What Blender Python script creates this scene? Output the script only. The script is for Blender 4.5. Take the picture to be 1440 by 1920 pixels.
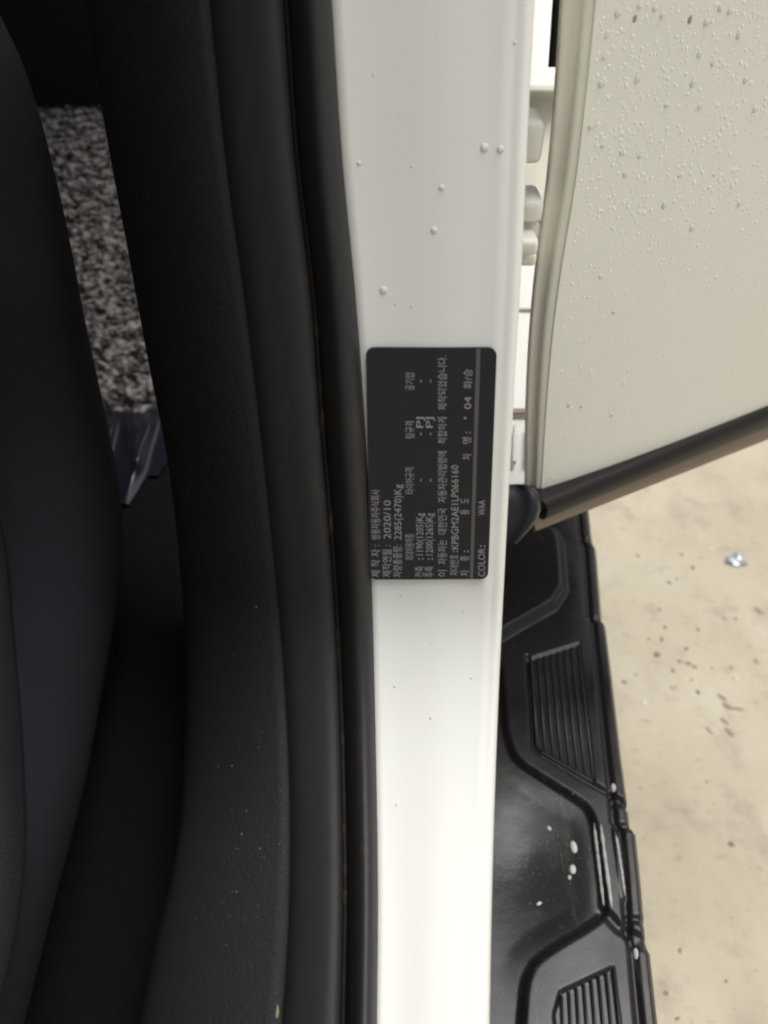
import bpy, math, random
import numpy as np
from mathutils import Vector

for o in list(bpy.data.objects):
    bpy.data.objects.remove(o)
SC = bpy.context.scene
COL = SC.collection
R = math.radians

# ------------------------------------------------------------------ camera
CAM_Z = 1.02
PITCH = R(42.0)
F = 1444.0                      # focal length in photograph pixels (1440 x 1920)
cam_d = bpy.data.cameras.new('camera')
cam = bpy.data.objects.new('camera', cam_d)
COL.objects.link(cam)
cam.location = (0, 0, CAM_Z)
cam.rotation_euler = (R(90) - PITCH, 0, 0)
cam_d.sensor_fit = 'HORIZONTAL'
cam_d.sensor_width = 36.0
cam_d.lens = 36.0 * F / 1440.0
cam_d.clip_start = 0.02
cam_d.clip_end = 500
cam_d.dof.use_dof = True
cam_d.dof.focus_distance = 0.46
cam_d.dof.aperture_fstop = 9.0
SC.camera = cam

# ------------------------------------------------------------------ sky, sun, exposure
SUN_EL, SUN_AZ = 74.0, 70.0    # degrees; azimuth clockwise from +Y (rear of the car)
w = bpy.data.worlds.new('World')
SC.world = w
w.use_nodes = True
nt = w.node_tree
bg = nt.nodes['Background']
sky = nt.nodes.new('ShaderNodeTexSky')
sky.sky_type = 'NISHITA'
sky.sun_disc = False
sky.sun_elevation = R(SUN_EL)
sky.sun_rotation = R(SUN_AZ)
sky.air_density = 1.0
sky.dust_density = 6.0
sky.ozone_density = 0.6
hs = nt.nodes.new('ShaderNodeHueSaturation')      # an overcast sky: nearly colourless
hs.inputs['Saturation'].default_value = 0.28
nt.links.new(sky.outputs[0], hs.inputs['Color'])
nt.links.new(hs.outputs[0], bg.inputs['Color'])
bg.inputs['Strength'].default_value = 0.145
sun_d = bpy.data.lights.new('sun', 'SUN')
sun_d.energy = 0.95
sun_d.angle = R(40)
sun_d.color = (1.0, 0.97, 0.93)
sun = bpy.data.objects.new('sun', sun_d)
COL.objects.link(sun)
sd = Vector((math.sin(R(SUN_AZ)) * math.cos(R(SUN_EL)), math.cos(R(SUN_AZ)) * math.cos(R(SUN_EL)), math.sin(R(SUN_EL))))
sun.rotation_euler = sd.to_track_quat('Z', 'Y').to_euler()
SC.view_settings.view_transform = 'Standard'
SC.view_settings.look = 'None'
SC.view_settings.gamma = 1.0
SC.view_settings.use_curve_mapping = False
SC.view_settings.exposure = 0.17
SC.cycles.filter_width = 2.2

# ------------------------------------------------------------------ helpers
rng = np.random.default_rng(7)
random.seed(7)
CS, SN = math.cos(PITCH), math.sin(PITCH)

def ray(px, py):
    """world direction with unit depth along the viewing axis, for a point of the measured layout"""
    dx, dy = (px - 720.0) / F, (960.0 - py) / F
    return np.array([dx, CS + dy * SN, -SN + dy * CS])
C0 = np.array([0.0, 0.0, CAM_Z])

def P(px, py, t):
    return C0 + ray(px, py) * t

def on_z(px, py, z):
    d = ray(px, py)
    return C0 + d * ((z - CAM_Z) / d[2])

def on_plane(px, py, p0, n):
    d = ray(px, py)
    return C0 + d * (np.dot(p0 - C0, n) / np.dot(d, n))

def hermite(knots, x):
    """smooth curve through (x, y) knots, linear outside"""
    k = sorted(knots)
    X = np.array([a for a, _ in k], float); Y = np.array([b for _, b in k], float)
    x = np.asarray(x, float)
    if len(k) == 1:
        return np.full_like(x, Y[0])
    if len(k) == 2:
        return Y[0] + (Y[1] - Y[0]) * (x - X[0]) / (X[1] - X[0])
    d = np.diff(Y) / np.diff(X)
    m = np.empty_like(Y)
    h = np.diff(X)
    m[1:-1] = (d[:-1] * h[1:] + d[1:] * h[:-1]) / (h[1:] + h[:-1])
    m[0], m[-1] = d[0], d[-1]
    i = np.clip(np.searchsorted(X, x) - 1, 0, len(X) - 2)
    hh = h[i]; s = (x - X[i]) / hh
    r = ((2*s**3 - 3*s**2 + 1) * Y[i] + (s**3 - 2*s**2 + s) * hh * m[i]
         + (-2*s**3 + 3*s**2) * Y[i+1] + (s**3 - s**2) * hh * m[i+1])
    r = np.where(x < X[0], Y[0] + m[0] * (x - X[0]), r)
    return np.where(x > X[-1], Y[-1] + m[-1] * (x - X[-1]), r)

def curve(*pts):
    """pts as (px, py) -> function py -> px"""
    k = [(b, a) for a, b in pts]
    return lambda py: float(hermite(k, np.array([py]))[0])

def mesh_obj(name, verts, faces, mat, parent=None, smooth=True):
    me = bpy.data.meshes.new(name)
    me.from_pydata([tuple(map(float, v)) for v in verts], [], faces)
    me.update()
    if smooth:
        me.shade_smooth()
    if mat:
        me.materials.append(mat)
    o = bpy.data.objects.new(name, me)
    COL.objects.link(o)
    if parent:
        o.parent = parent
    return o

def tag(o, label=None, cat=None, group=None, kind=None):
    for k, v in (('label', label), ('category', cat), ('group', group), ('kind', kind)):
        if v:
            o[k] = v
    return o

def grid_faces(n, m, flip=False):
    f = []
    for i in range(n - 1):
        for j in range(m - 1):
            a, b, c, d = i*m + j, i*m + j + 1, (i+1)*m + j + 1, (i+1)*m + j
            f.append((a, b, c, d) if flip else (a, d, c, b))
    return f

def sweep(name, pys, cols, tfun, mat, parent=None, sharp=False):
    """surface whose section is a list of (px curve, depth offset); pys runs down the thing"""
    V = []
    for py in pys:
        t = tfun(py)
        for cx, dt in cols:
            off = dt(py) if callable(dt) else dt
            V.append(P(cx(py), py, t + off))
    return mesh_obj(name, V, grid_faces(len(pys), len(cols)), mat, parent, not sharp)

def shift(c, d):
    return lambda py: c(py) + d

def mixc(a, b, s):
    return lambda py: a(py) * (1 - s) + b(py) * s

def box(name, lo, hi, mat, parent=None, bevel=0.0, smooth=False, seg=2):
    x0, y0, z0 = lo; x1, y1, z1 = hi
    v = [(x0,y0,z0),(x1,y0,z0),(x1,y1,z0),(x0,y1,z0),(x0,y0,z1),(x1,y0,z1),(x1,y1,z1),(x0,y1,z1)]
    f = [(0,3,2,1),(4,5,6,7),(0,1,5,4),(1,2,6,5),(2,3,7,6),(3,0,4,7)]
    o = mesh_obj(name, v, f, mat, parent, smooth)
    if bevel:
        m = o.modifiers.new('bevel', 'BEVEL'); m.width = bevel; m.segments = seg
    return o

# ------------------------------------------------------------------ materials
def mat(name, col, rough=0.5, spec=0.5, coat=0.0, metal=0.0):
    m = bpy.data.materials.new(name)
    m.use_nodes = True
    b = m.node_tree.nodes['Principled BSDF']
    b.inputs['Base Color'].default_value = (*col, 1)
    b.inputs['Roughness'].default_value = rough
    b.inputs['Specular IOR Level'].default_value = spec
    b.inputs['Coat Weight'].default_value = coat
    b.inputs['Coat Roughness'].default_value = 0.08
    b.inputs['Metallic'].default_value = metal
    return m

def nodes(m):
    t = m.node_tree
    return t, t.nodes['Principled BSDF'], t.nodes.new, t.links.new

def coords(m, scale=(1, 1, 1), rot=(0, 0, 0)):
    t, b, N, L = nodes(m)
    tc = N('ShaderNodeTexCoord'); mp = N('ShaderNodeMapping')
    mp.inputs['Scale'].default_value = scale
    mp.inputs['Rotation'].default_value = rot
    L(tc.outputs['Object'], mp.inputs['Vector'])
    return mp.outputs[0]

def noise(m, vec, scale, detail=4, rough=0.55):
    t, b, N, L = nodes(m)
    n = N('ShaderNodeTexNoise')
    n.inputs['Scale'].default_value = scale
    n.inputs['Detail'].default_value = detail
    n.inputs['Roughness'].default_value = rough
    L(vec, n.inputs['Vector'])
    return n.outputs['Fac']

def ramp(m, fac, stops):
    t, b, N, L = nodes(m)
    r = N('ShaderNodeValToRGB')
    e = r.color_ramp.elements
    while len(e) < len(stops):
        e.new(0.5)
    for k, (p, c) in enumerate(stops):
        e[k].position = p
        e[k].color = (*c, 1) if len(c) == 3 else c
    L(fac, r.inputs[0])
    return r.outputs[0]

def mixcol(m, fac, a, c, mode='MIX'):
    t, b, N, L = nodes(m)
    x = N('ShaderNodeMix'); x.data_type = 'RGBA'; x.blend_type = mode
    for s, v in ((0, fac), (6, a), (7, c)):
        if isinstance(v, (int, float)):
            x.inputs[s].default_value = v
        elif isinstance(v, tuple):
            x.inputs[s].default_value = (*v, 1)
        else:
            L(v, x.inputs[s])
    return x.outputs[2]

def bump(m, h, strength=0.3, dist=0.001, prev=None):
    t, b, N, L = nodes(m)
    n = N('ShaderNodeBump')
    n.inputs['Strength'].default_value = strength
    n.inputs['Distance'].default_value = dist
    L(h, n.inputs['Height'])
    if prev:
        L(prev, n.inputs['Normal'])
    L(n.outputs[0], b.inputs['Normal'])
    return n.outputs[0]

def setcol(m, c):
    t, b, N, L = nodes(m); L(c, b.inputs['Base Color'])

def setrough(m, r):
    t, b, N, L = nodes(m); L(r, b.inputs['Roughness'])

def paint(name, col, dirt=(0.55, 0.50, 0.40), amount=0.25):
    m = mat(name, col, 0.48, 0.4, 0.10)
    v = coords(m)
    n1 = noise(m, v, 9, 5); n2 = noise(m, v, 260, 3)
    f = ramp(m, n1, [(0.45, (0, 0, 0)), (0.75, (amount, amount, amount))])
    c = mixcol(m, f, col, dirt)
    sp = ramp(m, noise(m, v, 620, 2), [(0.72, (0, 0, 0)), (0.78, (0.5, 0.5, 0.5))])
    c = mixcol(m, sp, c, (0.45, 0.42, 0.36))
    setcol(m, c)
    bump(m, n2, 0.05, 0.0006)
    return m

M = {}
M['paint'] = paint('white_paint', (0.745, 0.75, 0.705), amount=0.12)
M['door_paint'] = paint('door_paint', (0.845, 0.845, 0.755), amount=0.05)
M['cream'] = paint('cream_primer', (0.80, 0.77, 0.67), amount=0.15)
M['hem'] = paint('hem_sealer', (0.79, 0.80, 0.68), amount=0.10)
M['lip'] = paint('dirty_lip', (0.25, 0.195, 0.14), (0.09, 0.07, 0.05), 0.95)

def rubber(name, col, rough, streak):
    m = mat(name, col, rough, 0.35)
    v = coords(m, (160, 160, 5))
    n = noise(m, v, 1.0, 4)
    f = ramp(m, n, [(0.55, (0, 0, 0)), (0.8, (streak,) * 3)])
    setcol(m, mixcol(m, f, col, (0.10, 0.075, 0.05)))
    bump(m, noise(m, coords(m), 900, 2), 0.10, 0.0004)
    return m
M['rubber'] = rubber('rubber_seal', (0.022, 0.0205, 0.020), 0.45, 0.22)
M['lip_rubber'] = rubber('rubber_lip', (0.023, 0.022, 0.022), 0.6, 0.2)
M['groove'] = rubber('groove_rubber', (0.012, 0.010, 0.009), 0.7, 0.9)

def grained(name, col, rough, scale, st):
    m = mat(name, col, rough, 0.2)
    v = coords(m)
    h = noise(m, v, scale, 3, 0.6)
    bump(m, h, st, 0.0012)
    f = ramp(m, noise(m, v, scale * 1.7, 2), [(0.66, (0, 0, 0)), (0.76, (0.5,) * 3)])
    setcol(m, mixcol(m, f, col, tuple(min(1, c * 2.5) for c in col)))
    return m
M['trim'] = grained('grained_plastic', (0.0135, 0.0135, 0.0155), 0.55, 480, 0.42)
M['seat'] = grained('seat_cloth', (0.013, 0.0135, 0.0175), 0.9, 900, 0.25)
M['carpet_black'] = grained('black_carpet', (0.0065, 0.0065, 0.0078), 0.95, 200, 1.0)
M['carpet_black'].node_tree.nodes['Principled BSDF'].inputs['Specular IOR Level'].default_value = 0.04
M['seat_black'] = mat('black_upholstery', (0.006, 0.006, 0.007), 0.9, 0.2)
M['sheet'] = mat('black_vinyl', (0.010, 0.011, 0.016), 0.24, 0.55)

M['label'] = mat('label_black', (0.0095, 0.009, 0.011), 0.42, 0.4)
v_ = coords(M['label']); bump(M['label'], noise(M['label'], v_, 700, 2), 0.05, 0.0003)
M['print'] = mat('label_print', (0.31, 0.30, 0.295), 0.5, 0.3)
M['print_line'] = mat('label_rule', (0.10, 0.096, 0.094), 0.5, 0.3)

def board_mat():
    m = mat('wet_black_plastic', (0.011, 0.010, 0.011), 0.2, 0.30)
    v = coords(m)
    n1 = noise(m, v, 14, 5)
    setrough(m, ramp(m, n1, [(0.35, (0.12,) * 3), (0.65, (0.34,) * 3)]))
    b1 = bump(m, noise(m, v, 420, 3), 0.10, 0.0006)
    bump(m, noise(m, v, 30, 2), 0.12, 0.003, b1)
    f = ramp(m, noise(m, v, 55, 6, 0.7), [(0.58, (0, 0, 0)), (0.8, (0.35,) * 3)])
    c = mixcol(m, f, (0.011, 0.010, 0.011), (0.055, 0.05, 0.044))
    sc_ = ramp(m, noise(m, coords(m, (220, 14, 40), (0, 0, R(22))), 1.0, 3), [(0.66, (0, 0, 0)), (0.74, (0.5,) * 3)])
    c = mixcol(m, sc_, c, (0.06, 0.056, 0.052))
    gr = ramp(m, noise(m, v, 900, 2), [(0.70, (0, 0, 0)), (0.76, (0.6,) * 3)])
    setcol(m, mixcol(m, gr, c, (0.10, 0.085, 0.065)))
    return m
M['board'] = board_mat()
M['rib'] = mat('rib_plastic', (0.013, 0.012, 0.014), 0.36, 0.35)
M['clad'] = grained('dark_cladding', (0.016, 0.013, 0.013), 0.45, 600, 0.2)
M['cap'] = grained('grey_cap', (0.022, 0.021, 0.026), 0.38, 500, 0.12)

def water(lit_white, name):
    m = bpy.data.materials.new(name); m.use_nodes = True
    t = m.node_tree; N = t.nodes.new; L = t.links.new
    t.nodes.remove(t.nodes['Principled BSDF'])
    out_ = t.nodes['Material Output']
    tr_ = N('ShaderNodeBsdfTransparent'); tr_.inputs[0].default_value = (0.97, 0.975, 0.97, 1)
    df = N('ShaderNodeBsdfDiffuse'); df.inputs[0].default_value = (0.97, 0.97, 0.95, 1)  # white body stands in for light the water gathers and reflects
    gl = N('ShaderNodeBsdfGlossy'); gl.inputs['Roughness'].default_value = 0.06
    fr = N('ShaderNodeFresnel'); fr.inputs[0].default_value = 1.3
    m1 = N('ShaderNodeMixShader'); m1.inputs[0].default_value = lit_white
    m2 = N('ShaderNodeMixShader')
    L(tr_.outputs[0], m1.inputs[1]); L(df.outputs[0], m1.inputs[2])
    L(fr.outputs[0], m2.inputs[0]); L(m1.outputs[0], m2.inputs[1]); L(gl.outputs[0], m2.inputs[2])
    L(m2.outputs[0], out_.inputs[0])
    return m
M['water'] = water(0.5, 'water_on_paint')
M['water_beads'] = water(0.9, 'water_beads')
M['water_sheen'] = water(0.34, 'water_sheen')
M['water_black'] = water(0.02, 'water_on_black')

def concrete():
    m = mat('concrete', (0.4, 0.35, 0.27), 0.75, 0.3)
    v = coords(m)
    n1 = noise(m, v, 3.2, 6, 0.6)
    c = ramp(m, n1, [(0.30, (0.46, 0.405, 0.29)), (0.5, (0.53, 0.475, 0.35)), (0.7, (0.56, 0.515, 0.395))])
    # drag marks running with the drive
    vs = coords(m, (13, 4.5, 1), (0, 0, R(-24)))
    s = ramp(m, noise(m, vs, 1.0, 5, 0.65), [(0.50, (0, 0, 0)), (0.72, (0.6,) * 3)])
    c = mixcol(m, s, c, (0.41, 0.35, 0.265))
    st = ramp(m, noise(m, v, 11, 6, 0.7), [(0.53, (0, 0, 0)), (0.68, (0.8,) * 3)])
    c = mixcol(m, st, c, (0.38, 0.32, 0.265))
    pit = ramp(m, noise(m, v, 70, 3, 0.6), [(0.66, (0, 0, 0)), (0.73, (0.55,) * 3)])
    c = mixcol(m, pit, c, (0.24, 0.20, 0.175))
    lt = ramp(m, noise(m, v, 6.5, 4), [(0.58, (0, 0, 0)), (0.78, (0.5,) * 3)])
    c = mixcol(m, lt, c, (0.62, 0.58, 0.48))
    v2 = coords(m, (1, 1.8, 1), (0, 0, R(30)))
    sp2 = ramp(m, noise(m, v2, 34, 4, 0.6), [(0.60, (0, 0, 0)), (0.72, (0.6,) * 3)])
    c = mixcol(m, sp2, c, (0.34, 0.275, 0.225))
    rd = ramp(m, noise(m, v2, 21, 3, 0.5), [(0.68, (0, 0, 0)), (0.78, (0.5,) * 3)])
    c = mixcol(m, rd, c, (0.50, 0.34, 0.25))
    c = mixcol(m, ramp(m, noise(m, v, 400, 3), [(0.3, (0.0,) * 3), (0.7, (0.25,) * 3)]), c, (0.35, 0.31, 0.25))
    setcol(m, c)
    b1 = bump(m, noise(m, v, 38, 5), 0.35, 0.004)
    bump(m, pit, -0.3, 0.003, b1)
    return m
M['concrete'] = concrete()

def loop_pile():
    m = mat('grey_loop_pile', (0.2, 0.2, 0.2), 0.95, 0.1)
    v = coords(m)
    c = ramp(m, noise(m, coords(m, (0.6, 1.3, 1.3)), 100, 2), [(0.38, (0.010, 0.0095, 0.009)), (0.50, (0.075, 0.070, 0.067)), (0.66, (0.26, 0.24, 0.23))])
    setcol(m, c)
    return m
M['pile'] = loop_pile()
M['foil'] = mat('foil', (0.55, 0.56, 0.60), 0.22, 0.5, 0, 1.0)
M['pebble'] = mat('pebble', (0.24, 0.20, 0.17), 0.8)
M['dirt'] = mat('dirt', (0.30, 0.245, 0.20), 0.9)
M['pale_chip'] = mat('pale_chip', (0.62, 0.58, 0.54), 0.6)
M['orange_chip'] = mat('orange_chip', (0.62, 0.22, 0.13), 0.6)
M['mud'] = mat('mud', (0.42, 0.31, 0.21), 0.8)
M['straw'] = mat('straw', (0.25, 0.23, 0.11), 0.8)
M['lint'] = mat('lint', (0.22, 0.22, 0.22), 0.8)

# ------------------------------------------------------------------ ground
def ground():
    n = 121
    ax = np.concatenate([np.linspace(-40, -2, 12)[:-1], np.linspace(-2, 4, 97), np.linspace(4, 60, 14)[1:]])
    ay = ax
    V = [(x, y, 0.0) for y in ay for x in ax]
    o = mesh_obj('ground', V, grid_faces(len(ay), len(ax), True), M['concrete'])
    tag(o, 'stained tan concrete ground beside the car', kind='structure')
ground()

# ------------------------------------------------------------------ the car
car = bpy.data.objects.new('car', None)
COL.objects.link(car)
tag(car, 'white car with black interior, its rear door open above a wet black side step', 'car')
CAR_A = np.array([math.sin(R(6)), math.cos(R(6)), 0])     # along the car, to its rear
CAR_B = np.array([math.cos(R(6)), -math.sin(R(6)), 0])    # outwards

# pillar and sill: one profile in the vertical plane, leaning pillar that bends into the flat sill
TILT = 0.364
prof = [(0.40 - TILT * (d - 0.059), d) for d in np.linspace(-0.30, 0.335, 60)]
p0 = np.array(prof[-1]); p1 = p0 + np.array([-TILT, 1.0]) * 0.055
p2 = np.array([0.215, 0.415]); p3 = np.array([0.10, 0.440])
for s in np.linspace(0, 1, 40)[1:]:
    prof.append(tuple((1-s)**3*p0 + 3*s*(1-s)**2*p1 + 3*s*s*(1-s)*p2 + s**3*p3))
for y in np.linspace(0.095, -0.06, 20):
    prof.append((y, 0.440 + (0.10 - y) * 0.16))
prof = np.array(prof)
ang = np.arctan2(prof[:, 1], prof[:, 0])

def tp(py):
    a = PITCH - math.atan((960.0 - py) / F)
    Y = np.interp(a, ang, prof[:, 0]); d = np.interp(a, ang, prof[:, 1])
    return float(Y * CS + d * SN)

PYS = np.concatenate([np.arange(-260, 1000, 20), np.arange(1000, 1600, 10), np.arange(1600, 2060, 20)])
Lp = curve((620, 0), (640, 300), (665, 560), (683, 800), (695, 1090), (703, 1400), (707, 1700), (705, 1920))
Rp = curve((1003, 0), (992, 200), (979, 480), (966, 700), (955, 900), (945, 1090), (935, 1300), (926, 1550), (921, 1750), (918, 1920))
CR = curve((540, 0), (562, 300), (592, 560), (609, 800), (626, 1000), (641, 1250), (649, 1500), (651, 1700), (647, 1920))
SL = curve((395, 0), (425, 300), (460, 560), (484, 760), (510, 1000), (532, 1250), (544, 1500), (541, 1750), (530, 1920))
TL = curve((160, 0), (192, 210), (245, 500), (280, 690), (312, 850), (336, 1050), (348, 1250), (346, 1400), (330, 1600), (296, 1750), (262, 1920))

cols = [(shift(Lp, -16), 0.016), (shift(Lp, -4), 0.003), (shift(Lp, 4), 0.0)]
for s in np.linspace(0.06, 0.84, 12):
    cols.append((mixc(Lp, Rp, s), 0.0012 * math.sin(s * 9.0) * 0.4))
W_ = lambda py: Rp(py) - Lp(py)
def frR(s):
    return lambda py: Rp(py) - W_(py) * s
cols += [(frR(0.125), 0.0004), (frR(0.10), 0.0012), (frR(0.075), 0.0014), (frR(0.05), 0.0012), (frR(0.03), 0.0018),
         (frR(0.014), 0.0036), (frR(0.004), 0.0068), (frR(0.0), 0.0105), (frR(0.004), 0.016), (frR(0.06), 0.06)]
pillar = sweep('pillar', PYS, cols, tp, M['paint'], car)
tag(pillar, 'white painted pillar running down into the sill')

# rubber seal, lips and inner trim on its inner side
ws = [(shift(Lp, 5), 0.010), (shift(Lp, 2), 0.001), (shift(Lp, -3), -0.0035), (mixc(Lp, CR, 0.18), -0.0075), (mixc(Lp, CR, 0.36), -0.0095),
      (mixc(Lp, CR, 0.54), -0.0085), (mixc(Lp, CR, 0.66), -0.0065), (mixc(Lp, CR, 0.76), -0.0035), (mixc(Lp, CR, 0.84), -0.0008),
      (mixc(Lp, CR, 0.90), 0.0018), (mixc(Lp, CR, 0.98), 0.006), (mixc(Lp, CR, 1.0), 0.016)]
tag(sweep('weatherstrip', PYS, ws, tp, M['rubber'], car), 'rounded black rubber weatherstrip along the pillar')
gv = [(mixc(Lp, CR, 0.90), 0.012), (mixc(Lp, CR, 1.0), 0.0085), (shift(CR, -4), 0.0075), (shift(CR, -9), 0.0095), (shift(CR, -14), 0.016)]
sweep('seal_groove', PYS, gv, tp, M['groove'], car)
li = [(shift(CR, -7), 0.015), (shift(CR, -9), 0.004), (shift(CR, -12), 0.0)]
for s, d in ((0.2, -0.0014), (0.34, -0.001), (0.5, 0.001), (0.64, 0.003), (0.8, 0.0055), (0.93, 0.009), (1.0, 0.014)):
    li.append((mixc(CR, SL, s), d))
tag(sweep('seal_lip', PYS, li, tp, M['lip_rubber'], car), 'flat dull rubber lip beside the weatherstrip')
tr = [(shift(SL, 10), 0.030), (shift(SL, 2), 0.014), (shift(SL, -4), 0.0120)]
for s, d in ((0.12, 0.0125), (0.3, 0.016), (0.5, 0.024), (0.68, 0.034), (0.84, 0.048), (0.94, 0.062), (1.0, 0.078)):
    tr.append((mixc(SL, TL, s), (lambda py, d=d: 0.0125 + (d - 0.0125) * (1.0 - 0.75 * min(1.0, max(0.0, (py - 1100) / 500.0))))))
tr += [(shift(TL, 1), 0.10), (shift(TL, 30), 0.20)]
def t_in(py):      # the trim rests on the sill lower down: keep it above the floor
    return tp(py) 
tag(sweep('pillar_trim', PYS, tr, t_in, M['trim'], car), 'grained black plastic inner pillar trim')

# ---- certification label on the pillar
nrm = np.array([0, -1.0, TILT]); nrm /= np.linalg.norm(nrm)
pp0 = C0 + np.array([0, 0.40, -0.059])
def on_label(px, py, lift=0.0):
    return on_plane(px, py, pp0 + nrm * (0.0022 + lift), nrm)
cA, cB, cC, cD = on_label(686, 652), on_label(932, 652), on_label(915, 1086), on_label(693, 1087)
def bil(u, v):
    return (cA*(1-u) + cB*u)*(1-v) + (cD*(1-u) + cC*u)*v
wl, hl = np.linalg.norm(cB - cA), np.linalg.norm(cD - cA)
rr = 0.0042
out = []
for (cx, cy, a0) in ((rr, rr, 180), (wl-rr, rr, 270), (wl-rr, hl-rr, 0), (rr, hl-rr, 90)):
    for a in np.linspace(a0, a0 + 90, 7):
        out.append(((cx + rr*math.cos(R(a)))/wl, (cy + rr*math.sin(R(a)))/hl))
top = [bil(u, v) for u, v in out]
bot = [p - nrm * 0.0030 for p in top]
k = len(top)
lab = mesh_obj('certification_label', top + bot, [tuple(range(k))[::-1]] + [(i, (i+1) % k, k + (i+1) % k, k + i) for i in range(k)], M['label'], car, False)
tag(lab, 'black certification sticker with silver printed lettering')

def text_line(xc, y0, y1, body, em=19.0, base=6.5, m='print'):
    cu = bpy.data.curves.new('lettering', 'FONT')
    cu.body = body
    cu.resolution_u = 2
    cu.offset = 0.0
    ob = bpy.data.objects.new('lettering', cu)
    COL.objects.link(ob)
    bpy.context.view_layer.update()
    me = bpy.data.meshes.new_from_object(ob.evaluated_get(bpy.context.evaluated_depsgraph_get()))
    bpy.data.objects.remove(ob)
    xs = [v.co.x for v in me.vertices]
    x0, x1 = min(xs), max(xs)
    lift = 0.00035
    o_ = on_label(xc + base, y0, lift)
    du = on_label(xc + base, y1, lift) - o_
    dv = on_label(xc + base - em, y0, lift) - o_
    for v in me.vertices:
        s = (v.co.x - x0) / max(1e-6, x1 - x0)
        p = o_ + du * s + dv * v.co.y
        v.co = Vector(p)
    me.materials.clear()
    me.materials.append(M[m])
    o = bpy.data.objects.new('lettering', me)
    COL.objects.link(o)
    o.parent = lab
    return o
LINES = [
    (705, 1082, 1022, '제 작 자 :'), (705, 1012, 918, '쌍용자동차주식회사'),
    (726, 1082, 1022, '제작연월 :'), (726, 1010, 938, '2020/10'),
    (746, 1082, 1022, '차량총중량:'), (746, 1012, 908, '2285(2470)Kg'),
    (769, 1050, 1001, '최대허용하중'), (769, 926, 877, '타이어규격'), (769, 822, 790, '림규격'), (769, 732, 698, '공기압'),
    (787, 1082, 1062, '전축'), (787, 1050, 1046, ':'), (787, 1041, 962, '1190(1205)Kg'), (787, 903, 898, '-'), (787, 816, 811, '-'), (787, 802, 782, 'PJ'), (787, 717, 712, '-'),
    (805, 1082, 1062, '후축'), (805, 1050, 1046, ':'), (805, 1041, 962, '1200(1265)Kg'), (805, 903, 898, '-'), (805, 816, 811, '-'), (805, 802, 782, 'PJ'), (805, 717, 712, '-'),
    (830, 1081, 1069, '이'), (830, 1058, 1012, '자동차는'), (830, 1002, 953, '대한민국'), (830, 942, 846, '자동차관리법령에'), (830, 832, 782, '적합하게'), (830, 769, 667, '제작되었습니다.'),
    (852, 1079, 1040, '차대번호'), (852, 1036, 1032, ':'), (853, 1030, 872, 'KPBGM2AE1LP066160'),
    (872, 1080, 1069, '차'), (872, 1052, 1042, '종'), (872, 1036, 1032, ':'), (872, 965, 955, '용'), (872, 944, 934, '도'),
    (876, 862, 850, '차'), (876, 832, 820, '명'), (876, 813, 809, ':'), (877, 786, 782, "'"), (877, 767, 744, '04'), (878, 729, 692, '화/승'),
    (903, 1081, 1028, 'COLOR'), (903, 1026, 1022, ':'), (903, 966, 938, 'WAA'),
]
for ln in LINES:
    text_line(*ln)
q = [on_label(*p, 0.0003) for p in ((893, 654), (901, 654), (887, 1085), (881, 1085))]
mesh_obj('rule_line', q, [(0, 3, 2, 1)], M['print_line'], lab, False)

# ---- rear door, standing open
B1 = C0 + ray(1016, 924) * 0.62
d2 = ray(1440, 748); B2 = C0 + d2 * ((B1[2] - CAM_Z) / d2[2])
de = B2 - B1; de[2] = 0; de /= np.linalg.norm(de)
dn = np.array([de[1], -de[0], 0.0])          # towards the camera
def on_door(px, py, lift=0.0):
    p = on_plane(px, py, B1 + dn * lift, dn)
    return p
ZB = B1[2]
HE = [curve((1050, 0), (1036, 200), (1021, 360), (1005, 480), (993, 600), (985, 750), (983, 906)),
      curve((1057, 0), (1043, 200), (1027, 360), (1011, 480), (998, 600), (990, 750), (987, 912)),
      curve((1092, 0), (1073, 200), (1053, 360), (1034, 480), (1018, 600), (1008, 750), (1002, 916)),
      curve((1118, 0), (1097, 200), (1077, 360), (1057, 480), (1040, 600), (1026, 750), (1015, 920))]
def t_door(cx):
    def f(py):
        d = ray(cx(py), py)
        return float(np.dot(B1 - C0, dn) / np.dot(d, dn))
    return f
# outer skin: from its front edge to well past the picture, gently crowned
dpys = np.arange(-420, 921, 20).tolist()
V = []; nu = 40
for py in dpys + [924]:
    e = on_door(HE[3](min(py, 922)), min(py, 922)) if py < 924 else on_door(1016, 924)
    for j in range(nu):
        u = (j / (nu - 1)) ** 1.4 * 0.95
        p = e + de * u
        zrel = p[2] - ZB
        crown = (0.012 + 0.008 * math.sin(min(1.0, max(0.0, zrel) / 0.5) * math.pi)) * (1 - math.exp(-u / 0.12))
        V.append(p + dn * crown)
skin = mesh_obj('rear_door', V, grid_faces(len(dpys) + 1, nu), M['door_paint'], car)
tag(skin, 'open rear door of cream white metal covered in water drops')
tdA = t_door(HE[3])
hp = np.arange(-420, 925, 20)
fl1 = [(shift(HE[3], 3), 0.001), (shift(HE[3], -1), 0.0016), (mixc(HE[2], HE[3], 0.75), 0.0010), (mixc(HE[2], HE[3], 0.45), 0.0006), (mixc(HE[2], HE[3], 0.15), 0.0010), (shift(HE[2], 0), 0.0028)]
sweep('hem_flange', hp, fl1, tdA, M['hem'], skin)
fl2 = [(shift(HE[2], 1), 0.0022), (shift(HE[2], -2), 0.0036), (mixc(HE[1], HE[2], 0.6), 0.0052), (mixc(HE[1], HE[2], 0.2), 0.0048), (HE[1], 0.0046), (mixc(HE[0], HE[1], 0.5), 0.0060), (HE[0], 0.0095), (shift(HE[0], 4), 0.05)]
sweep('edge_flange', hp, fl2, tdA, M['cream'], skin)
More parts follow.
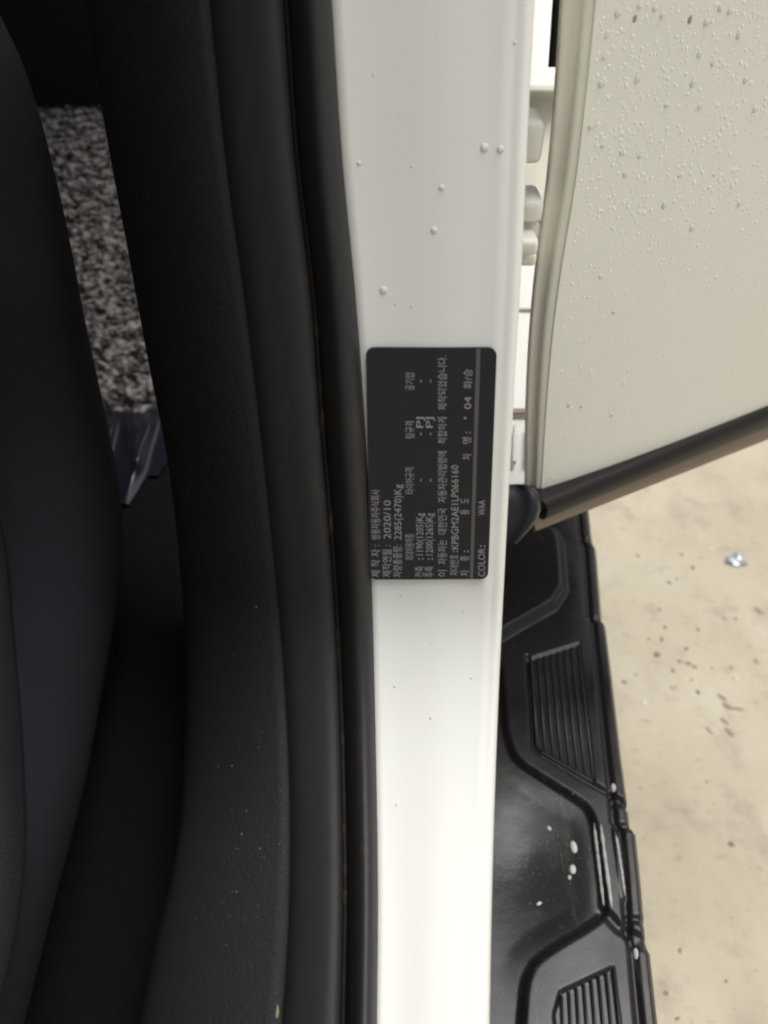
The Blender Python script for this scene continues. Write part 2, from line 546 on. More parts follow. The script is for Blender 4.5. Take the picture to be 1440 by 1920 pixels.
# black seal along the top of the edge
sl = [(shift(HE[0], 4), 0.055), (shift(HE[0], -8), 0.050), (shift(HE[0], -14), 0.058), (shift(HE[0], -6), 0.066), (shift(HE[0], 5), 0.07)]
sweep('edge_seal', np.arange(-420, 140, 14), sl, tdA, M['rubber'], skin)

# lower edge of the door: black strip and dirty lip
def band(name, top, bottom, prof_, m, parent):
    n = 44
    V = []
    for i in range(n):
        s = -0.03 + 1.75 * i / (n - 1)
        a = [top[0][k] + (top[1][k] - top[0][k]) * s for k in (0, 1)]
        b = [bottom[0][k] + (bottom[1][k] - bottom[0][k]) * s for k in (0, 1)]
        pa, pb = on_door(*a), on_door(*b)
        for r_, l_ in prof_:
            V.append(pa + (pb - pa) * r_ + dn * l_)
    return mesh_obj(name, V, grid_faces(n, len(prof_), True), m, parent)
band('bottom_strip', ((1014, 922), (1440, 746)), ((1016, 960), (1440, 790)),
     [(-0.15, -0.012), (-0.1, 0.010), (-0.02, 0.0155), (0.25, 0.017), (0.6, 0.015), (0.9, 0.010), (1.0, 0.004), (1.02, -0.012)], M['clad'], skin)
band('bottom_lip', ((1010, 952), (1440, 786)), ((1012, 988), (1440, 820)),
     [(-0.1, -0.014), (0.0, -0.004), (0.3, -0.001), (0.7, 0.003), (0.93, 0.004), (1.0, 0.001), (1.02, -0.012)], M['lip'], skin)

# hinge side: panel, knuckles
pl = [(curve((990, 150), (975, 490)), 0.0), (curve((1005, 150), (982, 490)), 0.0), (curve((1040, 150), (1003, 490)), 0.0), (curve((1075, 150), (1040, 490)), 0.01)]
hp_o = sweep('hinge_panel', np.array([160, 166, 174, 184, 240, 300, 360, 420, 480]), pl, lambda py: 0.56 - (0.022 if py < 180 else 0.0), M['cream'], car)
tag(hp_o, 'shaded painted panel behind the hinges')
def knuckle(x0, x1, y0, y1, t, depth, parent):
    a, b_ = P(x0, (y0 + y1) / 2, t), P(x1, (y0 + y1) / 2, t)
    wid = np.linalg.norm(b_ - a)
    hh = (y1 - y0) * t / F
    o = box('hinge_knuckle', (-wid/2, -depth/2, -hh/2), (wid/2, depth/2, hh/2), M['door_paint'], parent, min(wid, hh, depth) * 0.32, True, 4)
    c = P((x0 + x1) / 2, (y0 + y1) / 2, t)
    o.location = Vector(c)
    return o
hinge = mesh_obj('door_hinge', [P(975, 230, .545), P(1008, 230, .545), P(1002, 470, .545), P(968, 470, .545)], [(0, 3, 2, 1)], M['cream'], car, False)
knuckle(970, 1013, 216, 292, 0.45, 0.03, hinge)
knuckle(968, 1013, 360, 402, 0.47, 0.03, hinge)
knuckle(966, 1009, 398, 436, 0.485, 0.03, hinge)
knuckle(960, 1003, 432, 462, 0.47, 0.03, hinge)
knuckle(958, 1000, 458, 482, 0.485, 0.03, hinge)

# added white panel for the step's bright sky reflection, seen through the gap
zs = 0.60
V = []
gy = np.linspace(0.485, 2.6, 60)
for y in gy:
    xc = 0.035 + (y - 0.35) * 0.105
    lim = 0.1275 + (y - 0.475) / 0.55 - xc - 0.004
    rise = 0.30 * max(0.0, y - 1.2) ** 1.3
    for dx_, dz_ in ((-0.12, 0.0), (0.0, 0.002), (0.10, 0.0), (0.16, -0.006), (0.18, -0.010), (0.185, -0.022)):
        V.append((xc + min(dx_, lim + dx_ * 0.02), y, zs + dz_ + rise + 0.004 * math.sin(y * 9)))
rs = mesh_obj('step_glare_panel', V, grid_faces(len(gy), 6, True), M['paint'], car)
tag(rs, 'white panel standing in for sky glare on the step, seen through the gap beside the hinges')
for yy in (0.60, 0.80):
    xc = 0.035 + (yy - 0.35) * 0.105
    box('glare_joint', (xc + 0.0, yy, zs + 0.001), (xc + 0.10, yy + 0.008, zs + 0.006), M['lip'], rs, 0.003)
for q_ in range(4):  # step ribs, coloured white for the sky they reflect
    xo = 0.040 + q_ * 0.011
    v0 = np.array([xo + 0.035 + (0.5 - 0.35) * 0.105, 0.525, zs + 0.003]); v1 = np.array([xo + 0.035 + 0.23 * 0.105, 0.58, zs + 0.003])
    side = np.array([0.0022, 0, 0]); up = np.array([0, 0, 0.004])
    mesh_obj('glare_rib', [v0 - side, v0 + side, v1 + side, v1 - side, v0 - side*.5 + up, v0 + side*.5 + up, v1 + side*.5 + up, v1 - side*.5 + up],
             [(4, 5, 6, 7), (0, 1, 5, 4), (1, 2, 6, 5), (2, 3, 7, 6), (3, 0, 4, 7)], M['paint'], rs, False)

# rounded black cap at the foot of the pillar
V = []
rows = [(908, 985, .0), (914, 1000, -.006), (924, 1009, -.011), (938, 1013, -.014), (955, 1014, -.014), (972, 1009, -.012), (990, 996, -.010), (1006, 982, -.006), (1020, 968, .0)]
for py, xr, dt in rows:
    for s, d in ((0, 0.0), (0.3, 0.001), (0.6, 0.003), (0.78, 0.001), (0.9, -0.0015), (0.97, 0.003), (1.0, 0.012), (0.98, 0.04)):
        V.append(P(905 + (xr - 905) * s, py, 0.56 + dt * 0.45 + d * (1.0 if s > 0.95 else 1.6)))
cap = mesh_obj('sill_end_cap', V, grid_faces(len(rows), 8), M['cap'], car)
tag(cap, 'dark grey rounded plastic cap at the door corner')

# ---- running board
ZR = 0.42
def bd(px, py):
    p = on_z(px, py, ZR)
    return np.array([np.dot(p, CAR_B), np.dot(p, CAR_A)])
EDGE = [(1104, 940), (1108, 975), (1112, 1012), (1119, 1024), (1126, 1105), (1130, 1160), (1137, 1168), (1150, 1270), (1165, 1400), (1178, 1498), (1183, 1545), (1194, 1556), (1203, 1640), (1210, 1718), (1213, 1760), (1221, 1775), (1229, 1850), (1237, 1920), (1252, 2060)]
ek = np.array([bd(*p) for p in EDGE]); ek = ek[np.argsort(ek[:, 1])]
def u_out(v):
    return np.interp(v, ek[:, 1], ek[:, 0])
v0_, v1_ = bd(1252, 2060)[1], 1.15
u_in = bd(800, 1500)[0] - 0.02
nv, nu = 760, 170
vv = np.linspace(v0_, v1_, nv)
ss = np.linspace(0, 1, nu)
VVg, SSg = np.meshgrid(vv, ss, indexing='ij')
UO = u_out(VVg)
UU = u_in + SSg * (UO - u_in)

def sdf(poly, rnd=0):
    pts = np.array([bd(*p) for p in poly])
    for _ in range(rnd):                    # rounded corners
        nx_ = np.roll(pts, -1, 0)
        pts = np.stack([pts * 0.82 + nx_ * 0.18, pts * 0.18 + nx_ * 0.82], 1).reshape(-1, 2)
    d = np.full(UU.shape, 1e9); sgn = np.zeros(UU.shape, int)
    n = len(pts)
    for i in range(n):
        a, b = pts[i], pts[(i+1) % n]
        e = b - a
        wx, wy = UU - a[0], VVg - a[1]
        tt = np.clip((wx*e[0] + wy*e[1]) / (e @ e), 0, 1)
        d = np.minimum(d, np.hypot(wx - e[0]*tt, wy - e[1]*tt))
        c1 = VVg >= a[1]; c2 = VVg < b[1]; c3 = e[0]*wy > e[1]*wx
        sgn += np.where(c1 & c2 & c3, 1, 0) - np.where(~c1 & ~c2 & ~c3, 1, 0)
    return np.where(sgn != 0, -d, d)

def sdline(poly):
    pts = np.array([bd(*p) for p in poly])
    d = np.full(UU.shape, 1e9)
    for a, b in zip(pts[:-1], pts[1:]):
        e = b - a
        wx, wy = UU - a[0], VVg - a[1]
        tt = np.clip((wx*e[0] + wy*e[1]) / (e @ e), 0, 1)
        d = np.minimum(d, np.hypot(wx - e[0]*tt, wy - e[1]*tt))
    return d
def sm(x):
    x = np.clip(x, 0, 1); return x*x*(3 - 2*x)
H = np.zeros(UU.shape)
# smooth dished floor between the treads
D = sdf([(800, 1235), (936, 1235), (943, 1290), (948, 1370), (966, 1423), (1060, 1482), (1100, 1509), (1115, 1538), (1136, 1700), (1126, 1722), (1030, 1780), (1000, 1805), (985, 1840), (978, 1920), (975, 2060), (800, 2060)], 2)
H += -0.0055 * sm(-D / 0.008 + 0.5)
c_ = bd(990, 1610)
H += -0.006 * np.exp(-(((UU - c_[0]) / 0.04) ** 2 + ((VVg - c_[1]) / 0.06) ** 2)) * sm(-D / 0.02)
# raised block at the rear
A = sdf([(800, 960), (1030, 988), (1048, 996), (1060, 1024), (1068, 1132), (938, 1208), (800, 1290)], 1)
H += 0.010 * sm(-A / 0.011)
# tread recesses and grooves
H += -0.0035 * sm(1.2 - sdline([(990, 1232), (994, 1300), (1001, 1400), (1012, 1412), (1090, 1458), (1185, 1512)]) / 0.0028)
T1 = sdf([(989, 1234), (1088, 1203), (1118, 1470), (1004, 1402)])
H += -0.0016 * sm(-T1 / 0.002)
T2 = sdf([(1046, 1856), (1152, 1806), (1182, 2050), (1050, 2060), (1034, 1900)])
H += -0.0022 * sm(-T2 / 0.003)
H += 0.002 * sm(1.0 - sdline([(1153, 1558), (1170, 1682)]) / 0.003)
H += -0.003 * sm(1.2 - sdline([(1136, 1712), (1160, 1738), (1212, 1768)]) / 0.005)
# outer rim: groove then raised lip
rim = (UO - UU)
H += -0.0028 * sm(1 - np.abs(rim - 0.0135) / 0.005)
H += -0.006 * sm(1 - rim / 0.004)
notch = np.zeros_like(H)
for pyn in (1018, 1165, 1508, 1550, 1722, 1770):
    vn = bd(1180, pyn)[1]
    notch += sm(1 - np.abs(VVg - vn) / 0.004) * sm((0.016 - rim) / 0.003)
H -= 0.0022 * np.clip(notch, 0, 1)
pos = (UU[..., None] * CAR_B + VVg[..., None] * CAR_A)
pos[..., 2] = ZR + H
extra = []
for dz, du in ((-0.014, 0.001), (-0.03, 0.0005), (-0.05, -0.006)):
    e = pos[:, -1, :].copy(); e += CAR_B * du; e[:, 2] = ZR + dz
    extra.append(e[:, None, :])
pos = np.concatenate([pos] + extra, axis=1)
board = mesh_obj('running_board', pos.reshape(-1, 3), grid_faces(nv, pos.shape[1], True), M['board'], car)
tag(board, 'wet black plastic side step with moulded treads')

def rib(a, b, parent, wd=0.0012, h=0.0026):
    pa = on_z(*a, ZR - 0.002); pb = on_z(*b, ZR - 0.002)
    t_ = (pb - pa) / np.linalg.norm(pb - pa)
    s_ = np.array([t_[1], -t_[0], 0])
    V = []
    sec = [(-1.0, 0), (-0.85, 0.75), (-0.4, 1.0), (0.4, 1.0), (0.85, 0.75), (1.0, 0)]
    for p, k_ in ((pa, 0.0), (pa + t_*0.0015, 1.0), (pb - t_*0.0015, 1.0), (pb, 0.0)):
        for x, z in sec:
            V.append(p + s_*x*wd + np.array([0, 0, h*z*k_]))
    return mesh_obj('rib', V, grid_faces(4, 6, True), M['rib'], parent)
for i in range(8):
    s = i / 7
    xb = 1007 + 105 * s
    rib((995 + 88*s, 1238 - 28*s), (xb, 1400 + 62*s), board)
for i in range(8):
    s = i / 7
    rib((1052 + 97*s, 1866 - 50*s), (1058 + 115*s, 2030), board)

# ---- cabin: floor, seats, roof
fz = CAM_Z - 0.515
cf = box('cabin_floor', (-1.45, -0.9, fz - 0.05), (-0.02, 2.2, fz), M['carpet_black'], car)
rseat = box('rear_seat', (-1.40, 1.29, fz), (-0.16, 1.9, fz + 0.40), M['seat_black'], car, 0.04, True, 4)
rback = box('rear_backrest', (-1.40, 1.65, fz + 0.30), (-0.10, 1.9, fz + 1.0), M['seat_black'], car, 0.05, True, 4)
# driver's seat: side bolster swept along its outline
SE = curve((-12, 0), (8, 45), (30, 90), (70, 200), (102, 320), (131, 450), (160, 600), (186, 720), (207, 820), (222, 900), (231, 1000), (229, 1070), (220, 1140), (200, 1250), (152, 1500), (100, 1700), (45, 1920))
ts_k = [(-250, 0.40), (0, 0.42), (500, 0.50), (900, 0.57), (1100, 0.565), (1500, 0.455), (1920, 0.375), (2060, 0.36)]
ts = lambda py: float(hermite(ts_k, np.array([py]))[0])
secs = []
for a in np.linspace(-40, 95, 20):
    # ellipse: right extreme at the outline
    secs.append((math.cos(R(a)), -math.sin(R(a))))
V = []
pyS = np.arange(-240, 2061, 20)
for py in pyS:
    for cx_, cz_ in secs:
        px = SE(py) - 190 * (1 - cx_)
        V.append(P(px, py, ts(py) + 0.07 * (cz_) + 0.02))
    V.append(P(SE(py) - 620, py, ts(py) - 0.03))
seat = mesh_obj('driver_seat', V, grid_faces(len(pyS), len(secs) + 1, True), M['seat'], car)
tag(seat, 'dark cloth front seat with a curved side bolster')
# plastic side cover on the seat, seen at the far left
SCv = curve((-60, 700), (-20, 900), (6, 1000), (28, 1200), (46, 1450), (48, 1600), (30, 1750), (-6, 1900), (-50, 2020))
cv = [(shift(SCv, 0), -0.052), (shift(SCv, -6), -0.064), (shift(SCv, -60), -0.072), (shift(SCv, -300), -0.07)]
sweep('seat_side_cover', np.arange(700, 2030, 20), cv, ts, M['trim'], seat)

car_roof = box('roof', (-1.5, -0.75, 1.72), (-0.12, 2.2, 1.76), M['paint'], car, 0.02)
box('roof_lining', (-1.48, -0.70, 1.69), (-0.14, 2.15, 1.715), M['seat_black'], car)
box('far_door', (-1.52, -0.9, 0.45), (-1.46, 2.2, 1.72), M['seat_black'], car)

# ------------------------------------------------------------------ loose things inside the car
ML = np.array(P(40, 772, 0.885)); MR = np.array(P(420, 772, 0.885))
TLm = np.array(P(-10, 208, 1.17)); TRm = np.array(P(300, 202, 1.17))
nx, ny = 90, 190
V = []
for i in range(ny):
    s = i / (ny - 1)
    for j in range(nx):
        u = j / (nx - 1)
        p = (ML*(1-u) + MR*u)*(1-s) + (TLm*(1-u) + TRm*u)*s
        V.append(p)
V = np.array(V)
mn = np.cross(MR - ML, TLm - ML); mn /= np.linalg.norm(mn)
if mn[2] < 0: mn = -mn
# looped pile: random lumps in rows
g = V.reshape(ny, nx, 3)
hgt = rng.random((ny, nx))
hgt = (hgt + np.roll(hgt, 1, 0) + np.roll(hgt, 1, 1) + np.roll(np.roll(hgt, 1, 0), 1, 1)) / 4
rowm = 0.5 + 0.5 * np.sin(np.arange(ny) * 2 * math.pi / 7.5)[:, None]
amp = (hgt - 0.35) * 0.016 + rowm * 0.0022
g += mn * amp[..., None]
# thick rolled front edge
for i in range(14):
    k_ = (1 - i / 14.0)
    g[i] += np.array([0, 0.0, -1.0]) * 0.020 * k_**2
mato = mesh_obj('floor_mat', g.reshape(-1, 3), grid_faces(ny, nx, True), M['pile'])
tag(mato, 'grey looped pile floor mat lying behind the front seat', 'floor mat')

# folded vinyl sheet in front of the mat
V = []
n1, n2 = 50, 60
for i in range(n1):
    py = 766 + (1090 - 766) * i / (n1 - 1)
    for j in range(n2):
        px = 120 + 270 * j / (n2 - 1)
        f1 = 266 - (py - 785) * 0.32; f2 = 206 - (py - 782) * 0.25
        h = 0.013 * math.exp(-((px - f1 - 16) / 12.0) ** 2) + 0.010 * math.exp(-((px - f2 - 6) / 9.0) ** 2)
        h += 0.008 * math.exp(-((px - 250 - (py - 790) * 0.1) / 12.0) ** 2) * (1 if py < 860 else math.exp(-(py - 860) / 20))
        h *= math.exp(-max(0, py - 870) / 45.0) * min(1.0, max(0.0, (py - 772) / 26.0))
        V.append(on_z(px, py, fz + 0.004 + h))
fcs = []
for i in range(n1 - 1):
    for j in range(n2 - 1):
        py = 766 + (1090 - 766) * i / (n1 - 1); px = 120 + 270 * j / (n2 - 1)
        if py < 935 - (px - 235) * 0.95 + 8 * math.sin(px * 0.11):
            fcs.append((i*n2 + j, (i+1)*n2 + j, (i+1)*n2 + j + 1, i*n2 + j + 1))
vs = mesh_obj('vinyl_sheet', V, fcs, M['sheet'])
tag(vs, 'folded glossy black vinyl sheet below the grey floor mat', 'vinyl sheet')

# ------------------------------------------------------------------ water drops
def dome(seg=10, rings=4, flat=0.55):
    V = [(0, 0, flat)]; Fc = []
    for r_ in range(1, rings + 1):
        a = r_ / rings * math.pi / 2 * 1.06
        for k_ in range(seg):
            b_ = 2 * math.pi * k_ / seg
            V.append((math.sin(a)*math.cos(b_), math.sin(a)*math.sin(b_), flat*math.cos(a)))
    for k_ in range(seg):
        Fc.append((0, 1 + k_, 1 + (k_+1) % seg))
    for r_ in range(rings - 1):
        for k_ in range(seg):
            a = 1 + r_*seg + k_; b_ = 1 + r_*seg + (k_+1) % seg
            Fc.append((a, a + seg, b_ + seg, b_))
    Fc.append(tuple(range(1 + (rings-1)*seg, 1 + rings*seg))[::-1])
    return np.array(V), Fc
DV, DF = dome(14, 5)
drop_me = bpy.data.meshes.new('water_drop')
drop_me.from_pydata([tuple(v) for v in DV], [], DF); drop_me.update(); drop_me.shade_smooth()
drop_me.materials.append(M['water'])
def drop(p, n, r, label, group, asp=1.0):
    o = bpy.data.objects.new('water_drop', drop_me)
    COL.objects.link(o)
    o.location = Vector(p)
    q = Vector(n).to_track_quat('Z', 'Y')
    o.rotation_mode = 'QUATERNION'; o.rotation_quaternion = q
    o.scale = (r, r * asp, r) if asp < 1.4 else (r * asp, r, r * 0.8)
    tag(o, label, 'water drop', group)
    return o
from mathutils.bvhtree import BVHTree
def bvh(o):
    me = o.data
    return BVHTree.FromPolygons([v.co[:] for v in me.vertices], [p.vertices[:] for p in me.polygons])
bp, bdoor, bbrd = bvh(pillar), bvh(skin), bvh(board)
def hit(tree, px, py):
    d = Vector(ray(px, py)).normalized()
    h = tree.ray_cast(Vector(C0), d)
    if h[0] is None:
        return None
    n = h[1]
    if n.dot(d) > 0: n = -n
    return h[0], n, h[0].dot(Vector((0, CS, -SN))) - C0[2] * -SN
def put_drop(tree, px, py, rpx, label, group, asp=1.0):
    h = hit(tree, px, py)
    if h is None: return
    p, n, t = h
    drop(p - n * 0.00015, n, rpx * t / F, label, group, asp)
for px, py, r_ in ((908, 277, 8), (938, 280, 7)):
    put_drop(bp, px, py, r_, 'water drop of the side-by-side pair high on the white pillar', 'paired drops on the pillar')
PL = {(673, 306): 'water drop on the white pillar nearest the weatherstrip, level with the pair', (772, 312): 'tiny water drop on the pillar left of and below the side-by-side pair',
      (828, 352): 'water drop in the middle of the pillar, first below the side-by-side pair', (814, 432): 'water drop in the middle of the pillar, second below the side-by-side pair',
      (719, 544): 'largest single water drop on the pillar, closest above the black label', (772, 575): 'tiny water drop just right below the large drop above the label',
      (741, 570): 'tiniest water drop directly below the large drop above the label', (965, 80): 'small water drop near the right edge at the top of the pillar', (700, 140): 'tiny water drop at the upper left of the white pillar'}
for px, py, r_ in ((673, 306, 4.5), (772, 312, 3), (828, 352, 6), (814, 432, 6.5), (719, 544, 7.5), (772, 575, 3), (741, 570, 2.5), (965, 80, 4), (700, 140, 3)):
    put_drop(bp, px, py, r_, PL[(px, py)], 'drops above the label')
PB = {(752, 1117): 'tiny water drop touching distance under the black label, left half', (870, 1146): 'tiny water drop under the right half of the black label',
      (740, 1287): 'water drop on the pillar foot at left, level with a twin at right', (884, 1271): 'water drop on the pillar foot near the right edge',
      (808, 1346): 'water drop in the middle of the pillar foot where it bends', (743, 1510): 'lowest water drop on the white sill', (808, 1205): 'tiny water drop in the middle of the pillar below the label'}
for px, py, r_ in ((752, 1117, 3), (870, 1146, 3), (740, 1287, 4.5), (884, 1271, 4.5), (808, 1346, 4.5), (743, 1510, 4.5), (808, 1205, 3)):
    put_drop(bp, px, py, r_ * 0.75, PB[(px, py)], 'drops below the label')

# drops on the door: the largest singly, the rest as one
big = [(1228, 16, 6), (1242, 29, 7), (1158, 26, 7), (1325, 42, 8), (1385, 66, 7), (1368, 22, 6), (1127, 158, 8), (1195, 149, 7), (1108, 238, 7), (1166, 286, 6),
       (1250, 198, 6), (1133, 108, 6), (1137, 68, 5), (1298, 157, 6), (1398, 150, 7), (1312, 200, 6), (1172, 327, 6), (1245, 385, 6), (1297, 428, 6), (1130, 273, 5),
       (1199, 293, 5), (1025, 758, 6), (1067, 759, 5), (1147, 777, 5), (1090, 762, 4), (1151, 585, 5), (1199, 12, 6), (1350, 15, 6), (1126, 519, 5), (1311, 103, 6),
       (1336, 120, 5), (1415, 205, 6), (1386, 383, 5), (1274, 330, 5), (1339, 328, 4)]
for px, py, r_ in big:
    put_drop(bdoor, px, py, r_, 'one of the larger water drops beaded on the open white door', 'larger drops on the door', random.uniform(0.9, 1.3))
SV, SF = dome(8, 3, 0.36)
av, af = [], []
cnt = 0
for _ in range(7000):
    px = rng.uniform(1020, 1540); py = rng.uniform(-120, 900)
    if py < 560:
        dens = 0.85 - 0.35 * max(0, (1130 - px) / 100) - (0.2 if py > 430 else 0)
        if px > 1380 and py > 250: dens *= 0.5
    else:
        dens = 0.22 if px < 1200 else 0.08
    if rng.random() > dens: continue
    if px < HE[3](py) + 8: continue
    if py > 905 - (px - 1040) * 0.40: continue
    h = hit(bdoor, px, py)
    if h is None: continue
    p, n, t = h
    r_ = rng.choice([1.5, 2.1, 2.8, 3.4, 4.2], p=[.25, .3, .25, .14, .06]) * t / F
    if py > 400: r_ *= 0.8
    q = n.to_track_quat('Z', 'Y').to_matrix()
    asp = rng.uniform(0.85, 1.25)
    Rm = np.array(q)
    vv_ = (SV * r_ * np.array([1, asp, 1])) @ Rm.T + np.array(p - n * 0.0001)
    b0 = len(av) * len(SV)
    av.append(vv_); af += [tuple(i + b0 for i in f) for f in SF]
o = mesh_obj('water_beads', np.concatenate(av), af, M['water_beads'])
tag(o, 'fine rain beads scattered over the open door panel', kind='stuff')
# drops standing on the side step
PS = {(1076, 1588): 'large water drop on the step floor, upper of the two large ones', (1074, 1630): 'large water drop on the step floor, lower of the two large ones', (1150, 1477): 'water drop beside the lower corner of the upper ribbed tread',
      (1192, 1788): 'water drop at the outer edge of the step beside the lower tread', (1030, 1553): 'small water drop on the step floor, highest of the small ones', (1068, 1645): 'small water drop just under the two large drops on the step', (1011, 1694): 'small water drop lowest on the step floor'}
for px, py, r_, asp in ((1076, 1588, 6, 2.0), (1074, 1630, 6, 1.5), (1150, 1477, 5, 1.8), (1192, 1788, 5, 2), (1030, 1553, 3, 1.6), (1068, 1645, 3, 1.5), (1011, 1694, 3, 1.8)):
    put_drop(bbrd, px, py, r_, PS[(px, py)], 'drops on the side step', asp)
def glint(a, b, wpx, label, seed):  # standing water, its bright sky reflection given as a pale diffuse colour
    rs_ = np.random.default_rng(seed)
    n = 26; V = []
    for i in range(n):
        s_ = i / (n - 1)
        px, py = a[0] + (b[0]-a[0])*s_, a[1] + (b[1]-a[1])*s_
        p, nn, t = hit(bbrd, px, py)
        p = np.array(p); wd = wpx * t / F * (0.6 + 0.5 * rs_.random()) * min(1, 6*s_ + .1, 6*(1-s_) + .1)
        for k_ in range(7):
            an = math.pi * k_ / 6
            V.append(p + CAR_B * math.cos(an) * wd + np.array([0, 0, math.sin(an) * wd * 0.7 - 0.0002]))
    o = mesh_obj('water_glint', V, grid_faces(n, 7), M['water_sheen'])
    tag(o, label, 'water trickle', 'water with painted glints in the step mouldings')
glint((1114, 1541), (1133, 1702), 4.2, 'left of three thin water lines with painted sky glints along the black step', 1)
glint((1126, 1541), (1148, 1706), 4.2, 'middle of three thin water lines with painted sky glints along the black step', 2)
glint((1155, 1562), (1172, 1682), 4.0, 'right water line with a painted sky glint, nearest the outer edge of the step', 3)
# fine wet speckle on the dished floor of the step
av, af = [], []
for _ in range(420):
    px = rng.uniform(925, 1105); py = rng.uniform(1460, 1900)
    h = hit(bbrd, px, py)
    if h is None: continue
    p, n, t = h
    r_ = rng.uniform(0.8, 2.0) * t / F
    Rm = np.array(n.to_track_quat('Z', 'Y').to_matrix())
    b0 = len(av) * len(SV)
    av.append((SV * r_ * np.array([1, 1.5, 0.8])) @ Rm.T + np.array(p)); af += [tuple(i + b0 for i in f) for f in SF]
o = mesh_obj('water_speckle', np.concatenate(av), af, M['water_black'])
tag(o, 'fine wet speckle on the black side step', kind='stuff')

# ------------------------------------------------------------------ specks, mud, debris
def lump(name, p, r, m, seed, sq=0.5, asp=1.0, rot=0.0):
    rs_ = np.random.default_rng(seed)
    V, Fc = dome(7, 3, sq)
    V = V * (1 + rs_.uniform(-0.28, 0.28, (len(V), 1)))
    V = V * np.array([r, r * asp, r])
    c, s = math.cos(rot), math.sin(rot)
    V = np.stack([V[:, 0]*c - V[:, 1]*s, V[:, 0]*s + V[:, 1]*c, V[:, 2]], 1)
    o = mesh_obj(name, V, Fc, m, None, False)
    o.location = Vector(p)
    return o
h = hit(bdoor, 1191, 34)
for i, (px, py) in enumerate(((1190, 36), (1293, 38))):
    p, n, t = hit(bdoor, px, py)
    o = lump('mud_speck', p, 5.0 * t / F, M['mud'], 40 + i, 0.3, 1.6)
    o.rotation_mode = 'QUATERNION'; o.rotation_quaternion = n.to_track_quat('Z', 'Y')
    tag(o, ('brown mud speck on the open door, left of two', 'brown mud speck on the open door, right of two')[i], 'mud speck', 'mud specks on the door')

# crumpled foil on the concrete
fp = on_z(1380, 1052, 0.0)
V, Fc = dome(9, 4, 0.7)
rs_ = np.random.default_rng(3)
V = V * (1 + rs_.uniform(-0.35, 0.35, (len(V), 1))) * np.array([0.020, 0.015, 0.016])
fo = mesh_obj('foil_scrap', V, Fc, M['foil'], None, False); fo.location = Vector(fp)
tag(fo, 'crumpled shiny foil scrap lying on the tan concrete', 'foil scrap')
peb = [(1196, 1042, 5), (1278, 1040, 5), (1299, 1065, 6), (1254, 1092, 6), (1269, 1085, 4), (1247, 1176, 6), (1308, 1180, 6), (1217, 1198, 5), (1241, 1199, 7), (1232, 1228, 9), (1287, 1216, 6),
       (1262, 1257, 6), (1170, 1279, 6), (1260, 1289, 5), (1309, 1298, 7), (1192, 1265, 4), (1358, 1159, 4), (1371, 1252, 5), (1379, 1160, 4), (1371, 1583, 8), (1275, 1783, 7), (1249, 1862, 7), (1361, 1840, 5), (1270, 1910, 7), (1325, 1466, 4), (1237, 1142, 5)]
for i, (px, py, r_) in enumerate(peb):
    p = on_z(px, py, 0.0)
    d = float(np.dot(p - C0, np.array([0, CS, -SN])))
    o = lump('pebble', p, r_ * d / F * 0.8, M['pebble'], 100 + i, 0.35, random.uniform(0.5, 0.9), random.uniform(0, 3))
    tag(o, 'small dark crumb of grit on the tan concrete', 'pebble', 'grit crumbs on the concrete')
for i, (px, py, r_) in enumerate(((1303, 1252, 5), (1297, 1275, 5), (1335, 1252, 4), (1268, 1288, 4))):
    p = on_z(px, py, 0.0)
    o = lump('orange_chip', p, r_ * 1.25 / F, M['orange_chip'], 200 + i, 0.3, 0.5, 0.5 * i)
    tag(o, ('orange chip at the end of the dirt clods', 'orange chip in the middle, below the dirt clods', 'orange chip farthest right on the concrete', 'orange chip lowest and nearest the side step')[i], 'chip', 'orange chips on the concrete')
for i, (px, py, r_) in enumerate(((1333, 1030, 6), (1207, 1318, 6), (1379, 1272, 6))):
    p = on_z(px, py, 0.0)
    o = lump('pale_chip', p, r_ * 1.25 / F, M['pale_chip'], 300 + i, 0.4, 0.7, 0.9 * i)
    tag(o, ('small pale chip on the concrete near the foil scrap', 'small pale chip on the concrete beside the ribbed tread', 'small pale chip on the concrete right of the orange chips')[i], 'chip', 'pale chips on the concrete')
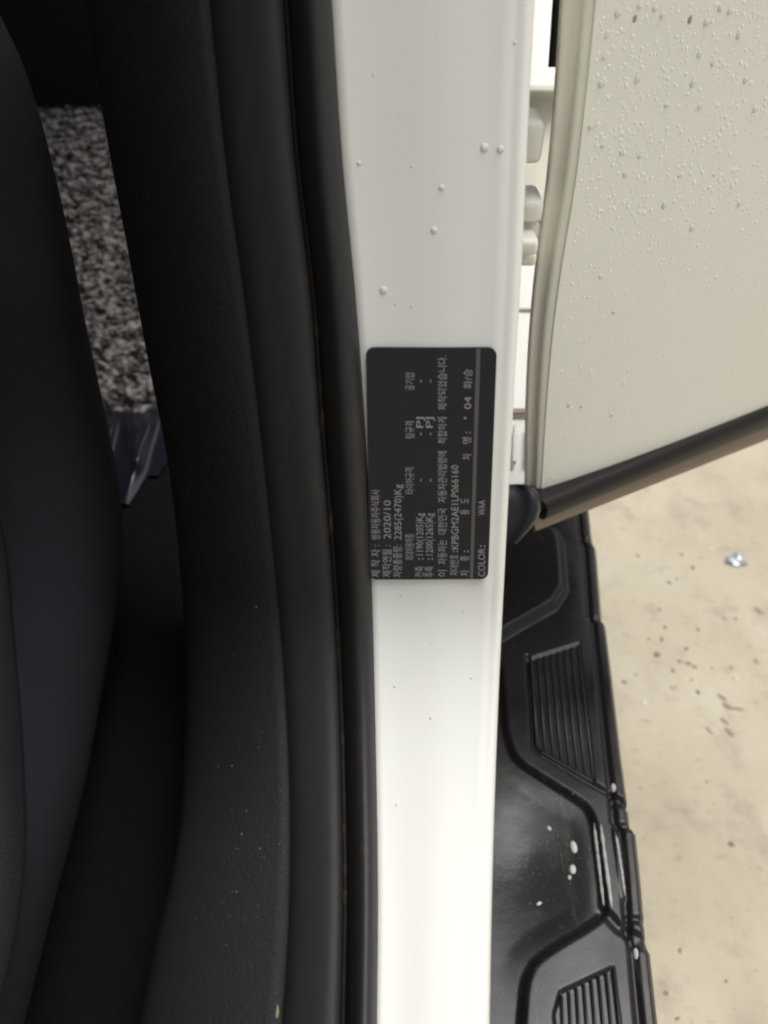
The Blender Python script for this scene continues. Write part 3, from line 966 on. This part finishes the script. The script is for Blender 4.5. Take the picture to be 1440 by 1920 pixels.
# crumbs of dark dirt, lying in short rows
clods = [((1276, 1240), 7, 'left'), ((1291, 1244), 7, 'middle'), ((1303, 1250), 6, 'right')]
for i, ((px, py), r_, w_) in enumerate(clods):
    o = lump('dirt_clod', on_z(px, py, 0.0), r_ * 1.25 / F, M['dirt'], 400 + i, 0.25, 0.55, 2.9)
    tag(o, w_ + ' one of the three flat dirt clods above the orange chips', 'dirt', 'dirt clods by the orange chips')
for i, (px, py, r_, a_, ro) in enumerate(((1354, 1308, 10, 0.45, 2.2), (1364, 1324, 11, 0.6, 2.4), (1383, 1329, 10, 0.35, 2.9), (1358, 1352, 10, 0.4, 2.3), (1368, 1373, 11, 0.45, 2.0), (1424, 1146, 12, 0.5, 2.2), (1418, 1240, 8, 0.5, 1.9), (1330, 1370, 8, 0.4, 2.1))):
    o = lump('dirt_clod', on_z(px, py, 0.0), r_ * 1.25 / F, M['dirt'], 420 + i, 0.12, a_, ro)
    tag(o, 'flat smear of brown dirt on the concrete below the foil scrap', 'dirt', 'dirt smears on the concrete')
# lint on the trim
bt = bvh(bpy.data.objects['pillar_trim'])
av, af = [], []
SV2, SF2 = dome(5, 2, 0.5)
spots = [(409, 1437), (443, 1672), (444, 1591), (487, 1591), (532, 1599), (453, 1564), (435, 1436), (480, 1138), (438, 1229), (300, 1722), (542, 1778), (462, 1520)]
for _ in range(45):
    spots.append((rng.uniform(360, 540), rng.uniform(1300, 1920)))
for i, (px, py) in enumerate(spots):
    h = hit(bt, px, py)
    if h is None: continue
    p, n, t = h
    r_ = (rng.uniform(0.9, 1.7) if i < 12 else rng.uniform(0.4, 0.9)) * t / F
    Rm = np.array(n.to_track_quat('Z', 'Y').to_matrix())
    b0 = len(av) * len(SV2)
    av.append((SV2 * r_ * np.array([0.7, 1.8, 0.7])) @ Rm.T + np.array(p)); af += [tuple(k_ + b0 for k_ in f) for f in SF2]
o = mesh_obj('lint', np.concatenate(av), af, M['lint'])
tag(o, 'pale lint specks on the black inner trim', kind='stuff')
h = hit(bt, 520, 1896)
if h:
    p, n, t = h
    o = lump('straw_fleck', p, 3.0 * t / F, M['straw'], 9, 0.4, 3.6, 0.3)
    o.rotation_mode = 'QUATERNION'; o.rotation_quaternion = n.to_track_quat('Z', 'Y')
    tag(o, 'tiny yellow straw fleck at the edge of the black trim', 'straw')
